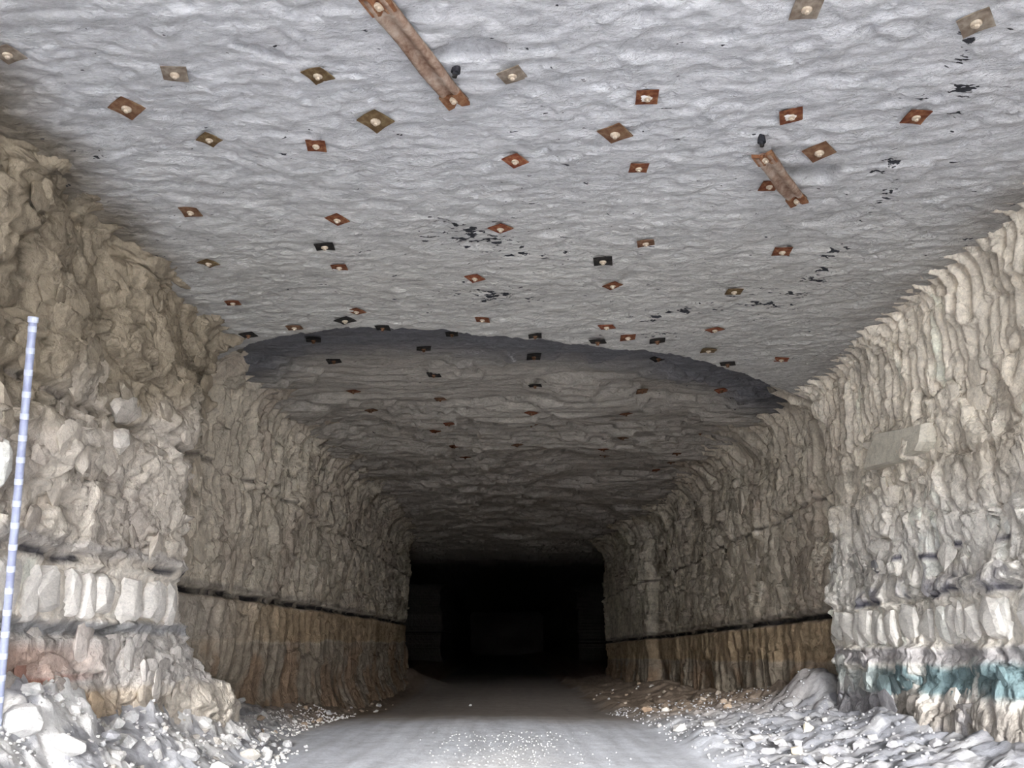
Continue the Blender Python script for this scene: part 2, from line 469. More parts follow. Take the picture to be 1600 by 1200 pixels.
# ------------------------------------------------------------------ ribs (side walls)
def wall_disp(side, y, z, th):
    """relief of a rib, metres into the heading; th is 0 on the wall and 1 at the top of the haunch"""
    h = strat(side, y, z)
    near = is_near(side, y, z)
    wy = y + 0.07 * fbm(y * 1.1, z * 1.1, 0.3 + side, 3)
    wz = z + 0.07 * fbm(y * 1.1, z * 1.1, 5.3 + side, 3)
    v1, e1, r1 = cells(wy / 1.25, wz / 0.7, 1 + side, 0.8)
    v2, e2, r2 = cells(wy / (0.50 if side < 0 else 0.36), wz / (0.30 if side < 0 else 0.50), 4 + side, 1.0)
    v3, e3, r3 = cells(wy / (0.19 if side < 0 else 0.13), wz / (0.12 if side < 0 else 0.20), 8 + side, 1.1)
    fb = fbm(y * 0.5, z * 0.5, 9.1 * side, 4)
    lowk = 1 - 0.5 * sstep(-0.35, -0.55, h) * (side > 0)
    d_near = 0.13 * (v1 - 0.5) + lowk * (0.085 * (v2 - 0.5) * (0.4 + 1.2 * r1) + 0.04 * (v3 - 0.5)) + 0.16 * fb
    d_near = d_near - 0.05 * sstep(0.07, 0.0, e1) - 0.025 * sstep(0.10, 0.0, e2)
    # inner heading: tall thin splintered facets, smoother lower bed
    f1, g1, q1 = cells(wy / 1.6, wz / 1.0, 21 + side, 0.5)
    f2, g2, q2 = cells(wy / 0.55, wz / 0.85, 24 + side, 1.0)
    f3, g3, q3 = cells(wy / 0.22, wz / 0.40, 28 + side, 1.1)
    d_far = 0.12 * (f1 - 0.5) + 0.11 * (f2 - 0.5) * (0.3 + 1.2 * q1) + 0.055 * (f3 - 0.5) + 0.15 * fb - 0.03 * sstep(0.08, 0, g1)
    low = sstep(0.78, 0.72, h)
    d_low = 0.10 * (f1 - 0.5) + 0.05 * (0.5 + 0.5 * np.sin(wy * 2 * PI / 0.55 + 3 * fb)) ** 2 + 0.03 * (f3 - 0.5) + 0.12 * fb + 0.35 * sstep(-0.6, -1.9, h) ** 2
    d_far = d_far * (1 - low) + d_low * low - 0.10 * band(h, 0.715, 0.83, 0.02) - 0.05 * band(h, 2.78, 2.86, 0.03)
    rib = ring(y, side * 5.0, z)
    d_far = d_far + (0.16 * (rib - 0.4)) * sstep(1.6, 3.4, h) * (0.5 + 0.5 * sstep(-0.3, 0.4, fbm(y * 0.4, z * 0.7, 3.0, 2)))
    # pillars at the mouth
    d_near = d_near * (1 - 0.55 * band(h, 0.2, 0.74, 0.04)) - 0.06 * band(h, 0.22, 0.74, 0.03) - 0.06 * band(h, 0.76, 0.86, 0.03)
    d_near = d_near + 0.03 * band(h, 0.86, 1.15, 0.1) - 0.06 * band(h, 0.05, 0.18, 0.04)
    if side < 0:
        d_near = d_near - 0.12 * band(h, 2.24, 2.36, 0.04) + 0.06 * sstep(2.4, 2.6, h)
    else:
        teeth = (0.5 + 0.5 * np.sin((y + 0.14 * z + 0.05 * perlin(y * 2, z * 2, 1.1)) * 2 * PI / 0.21 + 3.0 * perlin(y * 0.9, 0.3, 0.1))) ** 1.3
        d_near = d_near * (1 - 0.5 * sstep(2.9, 3.5, h)) + (0.05 + 0.07 * sstep(-0.4, 0.4, fbm(y * 1.1, z * 0.8, 2.0, 2))) * (teeth - 0.4) * sstep(2.6, 3.5, h) * sstep(4.5, 6, y)
    d = d_far * (1 - near) + d_near * near
    return d


def spacing(parts):
    out = []
    for (a, b, s0, s1) in parts:
        n = max(2, int(round((b - a) / ((s0 + s1) / 2))))
        t = np.linspace(0, 1, n, endpoint=False)
        if abs(s1 - s0) > 1e-6:
            k = s1 / s0
            t = (k ** t - 1) / (k - 1)
        out.append(a + (b - a) * t)
    return np.concatenate(out + [[parts[-1][1]]])


def build_wall(side, name):
    ys = spacing([(PORTAL, 4.0, 0.3, 0.3), (4.0, 16.5, 0.028, 0.028), (16.5, 48, 0.05, 0.13), (48, 150, 0.5, 1.2)])
    n1, n2, n3 = 185, 34, 10
    rr = np.where(side < 0, np.interp(ys, [0, 11.8, 13.6, 40], [0.22, 0.22, 0.55, 0.75]), np.interp(ys, [0, 14.8, 16.2, 40], [0.30, 0.30, 0.8, 0.9]))
    xw0 = wall_x(side, ys, 4.5 + 0 * ys)
    Hc = roof_smooth(xw0, ys) + 0.05
    Y = np.repeat(ys[:, None], n1 + n2 + n3, 1)
    off = np.zeros_like(Y)
    Z = np.zeros_like(Y)
    nx = np.ones_like(Y)
    nz = np.zeros_like(Y)
    TH = np.zeros_like(Y)
    for i in range(n1):
        t = i / n1
        Z[:, i] = -0.75 + (Hc - rr + 0.75) * t
    for i in range(n2):
        a = (i / (n2 - 1)) * PI / 2
        Z[:, n1 + i] = Hc - rr + rr * math.sin(a)
        off[:, n1 + i] = rr * (1 - math.cos(a))
        nx[:, n1 + i] = math.cos(a)
        nz[:, n1 + i] = -math.sin(a)
        TH[:, n1 + i] = i / (n2 - 1)
    for i in range(n3):
        t = (i + 1) / n3
        Z[:, n1 + n2 + i] = Hc + 0.10 * t
        off[:, n1 + n2 + i] = rr + 0.30 * t
        nx[:, n1 + n2 + i] = 0
        nz[:, n1 + n2 + i] = -1
        TH[:, n1 + n2 + i] = 1
    D = wall_disp(side, Y, Z, TH)
    fade = np.ones_like(Y)
    fade[:, n1 + n2:] = np.linspace(0.5, 0.0, n3)[None, :]
    D = D * fade
    X = wall_x(side, Y, Z) - side * (off + D * nx)
    Zd = Z + D * nz
    col = wall_colour(side, Y, Z)
    V = np.stack([X, Y, Zd], -1).reshape(-1, 3)
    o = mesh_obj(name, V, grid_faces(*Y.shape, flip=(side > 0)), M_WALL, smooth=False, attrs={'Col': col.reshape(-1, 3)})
    o['kind'] = 'structure'
    return o


wall_left = build_wall(-1, 'wall_left')
wall_right = build_wall(1, 'wall_right')
wall_left['label'] = 'rough limestone rib on the left with a thin black seam'
wall_right['label'] = 'rough limestone rib on the right with white columns and a teal bed'

# ------------------------------------------------------------------ roof
FLECKS = [(-0.30, 8.95, 0.55, 0.36, 1.0), (-0.10, 10.6, 0.5, 0.33, 0.9), (-0.6, 8.6, 0.25, 0.3, 0.7), (0.1, 9.3, 0.5, 0.3, 0.6),
          (3.36, 10.44, 0.14, 0.12, 1.2), (3.64, 10.5, 0.12, 0.10, 1.2), (3.36, 10.88, 0.35, 0.10, 1.0), (2.03, 11.38, 0.2, 0.16, 1.0), (2.37, 11.13, 0.25, 0.14, 1.1), (2.71, 10.94, 0.2, 0.12, 0.9),
          (3.37, 5.51, 0.10, 0.12, 0.9), (3.45, 5.81, 0.11, 0.16, 1.0), (3.55, 6.1, 0.10, 0.16, 1.0), (3.68, 6.2, 0.10, 0.12, 1.0), (3.73, 6.54, 0.08, 0.10, 0.9), (3.37, 6.26, 0.12, 0.06, 0.8),
          (3.35, 6.5, 0.12, 0.06, 0.7), (3.52, 7.32, 0.10, 0.18, 0.9), (3.70, 7.65, 0.07, 0.16, 0.8), (3.81, 7.94, 0.10, 0.22, 0.85), (3.78, 8.35, 0.07, 0.2, 0.7), (3.76, 8.75, 0.12, 0.22, 0.85),
          (3.77, 9.25, 0.14, 0.2, 0.9), (3.78, 9.7, 0.12, 0.2, 0.8), (3.76, 10.1, 0.16, 0.25, 0.95), (3.72, 10.5, 0.14, 0.22, 0.9), (3.66, 10.95, 0.2, 0.2, 0.9), (3.55, 11.4, 0.3, 0.2, 0.8),
          (-2.0, 7.2, 0.05, 0.05, 0.9), (4.9, 5.6, 0.5, 0.5, 0.5), (2.3, 12.0, 0.8, 0.2, 0.7), (1.2, 12.0, 0.7, 0.2, 0.4)]


def roof_z(x, y, k=None):
    z = roof_smooth(x, y)
    near = 1 - sstep(0.0, 0.3, y - brow_y(x))
    fl = fbm(x * 2.4, y * 4.6 + 1.0 * x, 0.7, 4, 0.55)
    v1, e1, r1 = cells((x + 0.05 * perlin(x * 3, y * 3, 0.2)) / 0.14, (y + 0.25 * x + 0.05 * perlin(x * 3, y * 3, 4.2)) / 0.085, 41, 1.1)
    v2, e2, r2 = cells(x / 0.5, (y + 0.2 * x) / 0.3, 43, 1.0)
    flakes = 0.018 * np.abs(fl) + 0.026 * v1 * r1 + 0.018 * v2 + 0.010 * fbm(x * 5, y * 9, 1.9, 3)
    rng = ring(y, x, 5.5)
    fars = 0.115 * (rng - 0.5) * (0.4 + 0.9 * sstep(-0.3, 0.4, fbm(x * 0.5, y * 0.8, 6.1, 3))) * sstep(13.0, 17.0, y) + 0.05 * fbm(x * 0.8, y * 2.2, 3.9, 4)
    tn = fbm(x * 0.55, y * 0.6, 12.3, 4)
    fars = fars + (0.09 * sstep(0.05, 0.09, tn) - 0.09 * sstep(-0.25, -0.29, tn)) * sstep(13.5, 14.5, y)
    return z + flakes * (0.5 + 0.5 * near) + fars * (1 - near)


def build_roof():
    ys = spacing([(PORTAL, 4.2, 0.3, 0.3), (4.2, 16.0, 0.028, 0.034), (16.0, 48, 0.045, 0.11), (48, 150, 0.5, 1.2)])
    xs = np.concatenate([np.linspace(-16, -4.9, 14), np.arange(-4.8, 6.3, 0.036), np.linspace(6.4, 17, 14)])
    Y, X = np.meshgrid(ys, xs, indexing='ij')
    Z = roof_z(X, Y)
    near = 1 - sstep(0.0, 0.10, Y - brow_y(X))
    n = fbm(X * 0.7, Y * 0.9, 3.1, 4)
    n2 = fbm(X * 2.0, Y * 4.0, 8.1, 3)
    c = np.empty(X.shape + (3,))
    c[:] = (0.70, 0.705, 0.73)
    c = mixc(c, (0.575, 0.56, 0.53), sstep(6.0, 10.5, Y))
    far = np.empty_like(c)
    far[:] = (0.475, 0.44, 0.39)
    far = mixc(far, (0.20, 0.20, 0.215), band(Y - brow_y(X), -1.2, 2.3, 0.9))  # greyer bed behind the brow, widened to paint in the brow's shadow
    far = mixc(far, (0.45, 0.41, 0.37), sstep(18, 28, Y) * 0.8)
    far = mixc(far, (0.09, 0.085, 0.08), sstep(48, 60, Y))  # deep roof darkened in the colour, standing in for the lack of light
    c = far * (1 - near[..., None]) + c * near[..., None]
    # brown dust where the roof meets the left pillar
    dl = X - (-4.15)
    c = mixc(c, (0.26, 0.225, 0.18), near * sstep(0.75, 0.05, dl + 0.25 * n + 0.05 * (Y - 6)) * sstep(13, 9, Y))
    c = mixc(c, (0.46, 0.44, 0.41), near * sstep(0.7, 0.0, 5.3 - X + 0.2 * n))
    c = c * (1 + 0.06 * n + 0.06 * n2)[..., None]
    fleck = np.full(X.shape, 0.03)
    for (fx, fy, a, b, s) in FLECKS:
        fleck = np.maximum(fleck, s * np.exp(-((X - fx) / a) ** 2 - ((Y - fy) / b) ** 2))
    fleck = fleck + 0.12 * band(Y, 6.5, 12, 1.5) * near
    V = np.stack([X, Y, Z], -1).reshape(-1, 3)
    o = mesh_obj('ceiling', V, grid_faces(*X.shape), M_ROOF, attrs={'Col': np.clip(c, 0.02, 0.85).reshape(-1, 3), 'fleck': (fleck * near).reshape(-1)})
    o['kind'] = 'structure'
    o['label'] = 'whitish flaky rock roof with a broken brow across it'


build_roof()


# ------------------------------------------------------------------ floor
def build_floor():
    ys = spacing([(PORTAL - 6, 6.0, 0.3, 0.3), (6.0, 20, 0.04, 0.05), (20, 48, 0.06, 0.16), (48, 150, 0.5, 1.2)])
    xs = np.concatenate([np.linspace(-16, -5.2, 12), np.arange(-5.1, 6.6, 0.045), np.linspace(6.7, 17, 12)])
    Y, X = np.meshgrid(ys, xs, indexing='ij')
    Z = floor_z(X, Y)
    n = fbm(X * 0.8, Y * 0.8, 3.7, 4)
    st = fbm(X * 5.0 + 0.3 * np.sin(Y * 0.3), Y * 0.25, 2.7, 3)
    c = np.empty(X.shape + (3,))
    c[:] = (0.585, 0.61, 0.665)
    c = c * (1 + 0.20 * st + 0.05 * n)[..., None]
    c = mixc(c, (0.78, 0.78, 0.79), 0.7 * np.exp(-((X + 0.05) / 0.9) ** 2) * sstep(15, 11, Y + 1.5 * n))
    side = np.maximum(sstep(-2.9, -3.6, X), sstep(2.6, 3.3, X + 0.3 * n))
    c = mixc(c, (0.44, 0.44, 0.46), side * 0.8)
    c = mixc(c, (0.25, 0.26, 0.29), sstep(2.6, 3.3, X + 0.3 * n) * 0.9)
    lump, _, lq = cells((X + 0.1 * perlin(X * 3, Y * 3, 1)) / 0.24, (Y + 0.1 * perlin(X * 3, Y * 3, 7)) / 0.30, 61, 0.8)
    c = mixc(c, (0.74, 0.73, 0.72), side * sstep(0.45, 0.8, lq) * (1 - 0.7 * sstep(0, 2, X)))
    c = mixc(c, (0.34, 0.34, 0.36), side * sstep(0.35, 0.1, lq) * 0.7)
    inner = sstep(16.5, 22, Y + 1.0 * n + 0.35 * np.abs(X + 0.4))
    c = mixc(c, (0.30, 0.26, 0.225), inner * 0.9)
    c = mixc(c, (0.09, 0.085, 0.08), sstep(48, 60, Y))  # deep floor darkened in the colour too, as painted gloom
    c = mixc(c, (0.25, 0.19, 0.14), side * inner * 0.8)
    V = np.stack([X, Y, Z], -1).reshape(-1, 3)
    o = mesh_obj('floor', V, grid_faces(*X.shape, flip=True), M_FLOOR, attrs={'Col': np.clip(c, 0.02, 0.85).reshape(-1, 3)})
    o['kind'] = 'structure'
    o['label'] = 'pale dusty haul road running into the dark heading'


build_floor()

# pale yard in front of the mine mouth, behind the camera
xs = np.linspace(-60, 60, 61)
ys = np.linspace(-90, PORTAL - 0.5, 45)
Y, X = np.meshgrid(ys, xs, indexing='ij')
Z = -0.12 + 0.06 * fbm(X * 0.2, Y * 0.2, 1.1, 3)
cc = np.empty(X.shape + (3,))
cc[:] = (0.60, 0.60, 0.60)
yard = mesh_obj('yard_ground', np.stack([X, Y, Z], -1).reshape(-1, 3), grid_faces(*X.shape, flip=True), M_FLOOR, attrs={'Col': cc.reshape(-1, 3)})
yard['kind'] = 'structure'
yard['label'] = 'pale gravel yard outside the mine mouth'
# end of the heading
xs = np.linspace(-16, 17, 40)
zs = np.linspace(-1.5, 7, 16)
Zg, X = np.meshgrid(zs, xs, indexing='ij')
Yg = 146 + 0.5 * fbm(X * 0.5, Zg * 0.5, 0.6, 3)
cc = np.empty(X.shape + (3,))
cc[:] = (0.09, 0.085, 0.08)  # near-black colour paints the gloom of the far end
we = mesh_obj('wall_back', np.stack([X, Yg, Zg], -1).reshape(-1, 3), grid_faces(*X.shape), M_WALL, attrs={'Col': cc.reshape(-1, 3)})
we['kind'] = 'structure'
we['label'] = 'rock face closing the dark end of the heading'


# ------------------------------------------------------------------ placing by line of sight onto the real surfaces
def ray(px, py):
    d = CM @ Vector(((px - 800) / FPX, (600 - py) / FPX, -1.0))
    return d


def on_roof(px, py):
    d = ray(px, py)
    t = 3.0
    o = Vector((0, 0, EYE))
    # march until the line passes above the roof, then refine
    ts = np.arange(3.0, 45.0, 0.02)
    P = np.array(o)[None, :] + ts[:, None] * np.array(d)[None, :]
    ab = P[:, 2] > roof_smooth(P[:, 0], P[:, 1])
    k = int(np.argmax(ab))
    return Vector(P[k])


def on_wall(side, px, py, lift=0.0):
    d = ray(px, py)
    ts = np.arange(5.0, 45.0, 0.02)
    P = np.array((0, 0, EYE))[None, :] + ts[:, None] * np.array(d)[None, :]
    xw = wall_x(side, P[:, 1], P[:, 2]) - side * wall_disp(side, P[:, 1], P[:, 2], 0)
    hit = (P[:, 0] - xw) * side > 0
    return Vector(P[int(np.argmax(hit))])


def on_floor(px, py):
    d = ray(px, py)
    ts = np.arange(5.0, 60.0, 0.02)
    P = np.array((0, 0, EYE))[None, :] + ts[:, None] * np.array(d)[None, :]
    hit = P[:, 2] < floor_z(P[:, 0], P[:, 1])
    return Vector(P[int(np.argmax(hit))])


def roof_normal(x, y):
    e = 0.12
    g = lambda a, b: float(roof_smooth(np.array([a]), np.array([b]))[0])
    n = Vector((g(x + e, y) - g(x - e, y), g(x, y + e) - g(x, y - e), -2 * e))
    return n.normalized()


def empty(name, loc, label, cat, group=None, rot=None):
    o = bpy.data.objects.new(name, None)
    o.empty_display_size = 0.1
    C.objects.link(o)
    o.location = loc
    if rot is not None:
        o.rotation_mode = 'QUATERNION'
        o.rotation_quaternion = rot
    o['label'] = label
    o['category'] = cat
    if group:
        o['group'] = group
    return o


# ------------------------------------------------------------------ roof bolts with bearing plates
def plate_mesh(seed, mat):
    """200 mm bearing plate, slightly dished with curled corners; +Z points down into the heading"""
    rng = np.random.RandomState(seed)
    n = 7
    u = np.linspace(-1, 1, n)
    U, W = np.meshgrid(u, u, indexing='ij')
    a = 0.105
    r = np.hypot(U, W)
    curl = rng.uniform(-0.006, 0.014, 4)
    zc = 0.012 * np.exp(-(r / 0.45) ** 2)
    for i, (cx, cy) in enumerate(((1, 1), (1, -1), (-1, 1), (-1, -1))):
        zc = zc + curl[i] * np.clip(1 - np.hypot(U - cx, W - cy) / 0.95, 0, 1) ** 1.3
    zc = zc + rng.uniform(-0.004, 0.006) * (U * rng.uniform(-1, 1)) ** 2
    top = np.stack([U * a, W * a, zc + 0.009], -1).reshape(-1, 3)
    bot = np.stack([U * a, W * a, zc], -1).reshape(-1, 3)
    V = np.concatenate([top, bot])
    F = [tuple(f) for f in grid_faces(n, n)] + [tuple(f + n * n) for f in grid_faces(n, n, True)]
    idx = np.arange(n * n).reshape(n, n)
    rim = list(idx[0, :-1]) + list(idx[:-1, -1]) + list(idx[-1, :0:-1]) + list(idx[:0:-1, 0])
    for i in range(len(rim)):
        p, q = rim[i], rim[(i + 1) % len(rim)]
        F.append((q, p, p + n * n, q + n * n))
    me = bpy.data.meshes.new('plate')
    me.from_pydata([tuple(v) for v in V], [], [tuple(int(k) for k in f) for f in F])
    me.materials.append(mat)
    return me


def lathe_mesh(name, prof, seg, mat, z0=0.0):
    V, F = [], []
    for (r, z) in prof:
        for k in range(seg):
            V.append((r * math.cos(2 * PI * k / seg), r * math.sin(2 * PI * k / seg), z + z0))
    for i in range(len(prof) - 1):
        for k in range(seg):
            a, b = i * seg + k, i * seg + (k + 1) % seg
            F.append((a, b, b + seg, a + seg))
    F.append(tuple(range((len(prof) - 1) * seg, len(prof) * seg)))
    me = bpy.data.meshes.new(name)
    me.from_pydata(V, [], F)
    me.materials.append(mat)
    return me


PLATES = {k: [plate_mesh(10 * i + j, M[k]) for j in range(3)] for i, k in enumerate(('rust', 'brown', 'grey', 'olive', 'black', 'red'))}
ME_WASHER = lathe_mesh('washer', [(0.040, 0.014), (0.040, 0.024), (0.032, 0.030), (0.020, 0.032)], 14, M['head'])
ME_HEAD = lathe_mesh('bolt_head', [(0.020, 0.030), (0.020, 0.046), (0.016, 0.050)], 6, M['head'])
ME_DARK_WASHER = lathe_mesh('washer', [(0.036, 0.014), (0.036, 0.022), (0.020, 0.028)], 12, M['brown'])
ME_DARK_HEAD = lathe_mesh('bolt_head', [(0.021, 0.026), (0.022, 0.052), (0.018, 0.056)], 6, M['brown'])


def splash_mesh(seed):
    rng = np.random.RandomState(seed)
    V = [(0, 0, 0.0)]
    k = 14
    for i in range(k):
        r = rng.uniform(0.035, 0.085)
        V.append((r * math.cos(2 * PI * i / k) - 0.015, 0.8 * r * math.sin(2 * PI * i / k), 0.0))
    V = [(x, y, 0.0225 + 0.012 * math.exp(-(math.hypot(x, y) / 0.047) ** 2)) for (x, y, z) in V]
    F = [(0, i, i % k + 1) for i in range(1, k + 1)]
    me = bpy.data.meshes.new('lime_splash')
    me.from_pydata(V, [], F)
    me.materials.append(M['white'])
    return me


ME_SPLASH = [splash_mesh(3), splash_mesh(5)]


def roof_plate(px, py, ang, kind, label, scale=1.0, group='roof bolt plates on the near roof', dark=False, splash=False, seed=0):
    p = on_roof(px, py)
    n = roof_normal(p.x, p.y)
    if n.z > -0.96:
        n = Vector((n.x * 0.2, n.y * 0.2, -1)).normalized()
    xa = (Vector((1, 0, 0)) - n * n.x).normalized()
    q = Matrix((xa, n.cross(xa), n)).transposed().to_quaternion() @ Euler((0, 0, R(ang))).to_quaternion()
    rg = random.Random(int(px * 31 + py))
    q = q @ Euler((R(rg.uniform(-5, 5)), R(rg.uniform(-5, 5)), 0)).to_quaternion()
    gx, gy = np.meshgrid(np.linspace(p.x - 0.09, p.x + 0.09, 7), np.linspace(p.y - 0.09, p.y + 0.09, 7))
    p.z = float(np.percentile(roof_z(gx, gy), 15))
    t = empty('roof_bolt_plate', p + n * 0.006, label, 'bolt plate', group, q)
    t.scale = (scale,) * 3
    parts = [('plate', PLATES[kind][seed % 3]), ('washer', ME_DARK_WASHER if dark else ME_WASHER), ('bolt_head', ME_DARK_HEAD if dark else ME_HEAD)]
    if splash:
        parts.append(('lime_splash', ME_SPLASH[seed % 2]))
    for nm, me in parts:
        o = bpy.data.objects.new(nm, me)
        C.objects.link(o)
        o.parent = t
        if nm == 'lime_splash':
            o['label'] = 'white lime splash'
    return t


# px, py, turn, finish, scale, label
NEAR_PLATES = [
    (12, 83, 20, 'grey', 1.0, 'dusty grey bolt plate cut by the left edge of the view'),
    (273, 116, -12, 'grey', 1.0, 'square dusty brown bolt plate upper left, above the dark diamond plate'),
    (497, 114, 28, 'olive', 1.0, 'olive bolt plate with a curled corner, below the small roof scar'),
    (198, 169, 40, 'brown', 1.15, 'large dark brown diamond plate near the upper left corner of the roof'),
    (327, 217, 45, 'olive', 0.9, 'tan diamond plate below the square plate at upper left'),
    (587, 187, 42, 'olive', 1.2, 'large olive diamond plate left of the long strap\'s lower end'),
    (494, 228, -4, 'rust', 0.9, 'small square rusty plate lower left of the large olive diamond plate'),
    (800, 116, 25, 'grey', 1.0, 'grey square plate right of the long strap beside the roof scar'),
    (1260, 12, 2, 'grey', 1.05, 'pale brown square plate touching the top edge of the view'),
    (1525, 37, 38, 'grey', 1.15, 'tan diamond plate in the upper right corner beside the dark vein'),
    (1011, 153, 4, 'rust', 0.95, 'rusty square plate half covered by white lime, upper centre'),
    (961, 207, 40, 'brown', 1.2, 'large brown diamond plate with a big pale bolt head, upper centre'),
    (805, 250, 40, 'red', 0.95, 'orange red diamond plate alone in the middle of the near roof'),
    (998, 262, 0, 'rust', 0.9, 'rusty square plate below the large brown diamond plate'),
    (1236, 181, 18, 'rust', 1.0, 'rusty plate with white lime splash above the short strap'),
    (1431, 181, -6, 'rust', 1.0, 'rusty square plate beside the dark vein at the right'),
    (1280, 238, 43, 'brown', 1.2, 'large brown diamond plate right of the short strap'),
    (1202, 292, -4, 'rust', 0.9, 'rusty square plate tucked left of the short strap\'s lower end'),
    (298, 330, 3, 'brown', 1.0, 'tan square plate with a turned down rim above the left pillar'),
    (527, 342, 38, 'rust', 1.0, 'rusty diamond plate just above the black square plate at the left'),
    (507, 385, -2, 'black', 1.1, 'black square plate with a pale bolt head left of centre'),
    (530, 418, 0, 'rust', 0.95, 'rusty square plate just below the black square plate'),
    (326, 411, 35, 'olive', 1.0, 'thin dark olive diamond plate near the left pillar edge'),
    (364, 472, -3, 'rust', 0.95, 'small rusty square plate close above the left pillar corner'),
    (782, 357, 42, 'red', 1.05, 'red diamond plate among the black specks in the middle'),
    (742, 435, 32, 'red', 1.0, 'small red diamond plate above the second patch of black specks'),
    (942, 406, 8, 'black', 1.15, 'black square plate with a pale bolt head right of centre'),
    (1009, 380, 12, 'brown', 1.0, 'tan rust plate just right of and above the right hand black plate'),
    (1222, 393, 4, 'rust', 1.05, 'rusty square plate alone below the short strap'),
    (957, 446, 40, 'rust', 1.0, 'rusty diamond plate below the right hand black plate'),
    (1147, 455, 2, 'olive', 1.05, 'olive brown square plate left of the black blotches'),
    (557, 487, 38, 'rust', 1.0, 'small rusty diamond plate above the black diamond plate near the brow'),
    (539, 500, 30, 'black', 1.2, 'black diamond plate with a pale bolt head near the brow'),
    (460, 512, 0, 'brown', 1.1, 'brown dusty plate left of the black diamond plate at the brow'),
    (388, 522, 10, 'black', 1.1, 'black plate nearest the left pillar corner'),
    (598, 512, 3, 'black', 1.05, 'dark square plate right of the black diamond plate just before the brow'),
    (754, 500, 5, 'rust', 1.0, 'thin rusty plate before the middle of the brow'),
    (706, 522, 2, 'black', 1.0, 'black plate at the brow below the thin rusty plate'),
    (836, 524, 4, 'black', 1.0, 'black plate in the middle of the roof just before the brow'),
    (948, 510, 20, 'red', 1.1, 'faded red plate above the dark pair of plates at the brow'),
    (934, 533, 15, 'black', 1.2, 'wide black plate lying right on the brow, right of centre'),
    (981, 527, 4, 'rust', 1.15, 'rusty plate with a bright bolt head between two black plates at the brow'),
    (1027, 532, 8, 'black', 1.2, 'black plate right of the bright bolt head at the brow'),
    (1117, 515, 40, 'red', 1.1, 'red diamond plate right of the dark vein before the brow'),
    (1107, 547, 0, 'olive', 1.15, 'dark olive plate on the brow right of centre'),
    (1221, 562, 10, 'red', 1.1, 'reddish plate at the far right end of the brow'),
]
for i, (px, py, a, k, s, lab) in enumerate(NEAR_PLATES):
    roof_plate(px, py, a, k, lab, s * 0.89, dark=(k == 'black' and px not in (507, 942, 539)), splash=px in (1011, 1236), seed=i)

BLACK_FAR = [(490, 529), (662, 546), (834, 555), (521, 573), (678, 585), (836, 602), (1029, 567), (1137, 568)]
for i, (px, py) in enumerate(BLACK_FAR):
    lab = ['black plate on the shadowed step at its left end', 'black plate on the shadowed step left of centre', 'black plate on the shadowed step in the centre',
           'black plate below the left end of the shadowed step', 'black plate second row behind the brow left of centre', 'square black plate second row behind the brow in the centre',
           'black diamond plate on the shadowed step right of centre', 'black plate on the shadowed step at its right end'][i]
    roof_plate(px, py, 35 if px == 1029 else 4 * i - 10, 'black', lab, 1.1, 'roof bolt plates beyond the brow', dark=True, seed=i)
RED_FAR = [(1127, 609), (1003, 607), (552, 616), (688, 625), (830, 637), (978, 643), (830, 662), (973, 674), (702, 653), (808, 686), (680, 678), (943, 692), (1057, 700), (1048, 720),
           (1094, 680), (710, 698), (727, 714), (945, 714), (1025, 735), (580, 646)]
LINES = ((0, 'left hand'), (740, 'middle'), (900, 'right of centre'), (1020, 'far right'))
ORD = ('nearest', 'second', 'third', 'fourth', 'fifth', 'sixth', 'seventh', 'eighth')
count = {}
for i, (px, py) in enumerate(sorted(RED_FAR, key=lambda p: p[1])):
    line = [n for (x0, n) in LINES if px >= x0][-1]
    k = count[line] = count.get(line, -1) + 1
    roof_plate(px, py, (i * 37) % 50, ('brown', 'red', 'rust')[i % 3], 'small rusty plate past the brow, %s inward in the %s run' % (ORD[k], line),
               1.0, 'rusty plates deep in the heading', dark=True, seed=i)



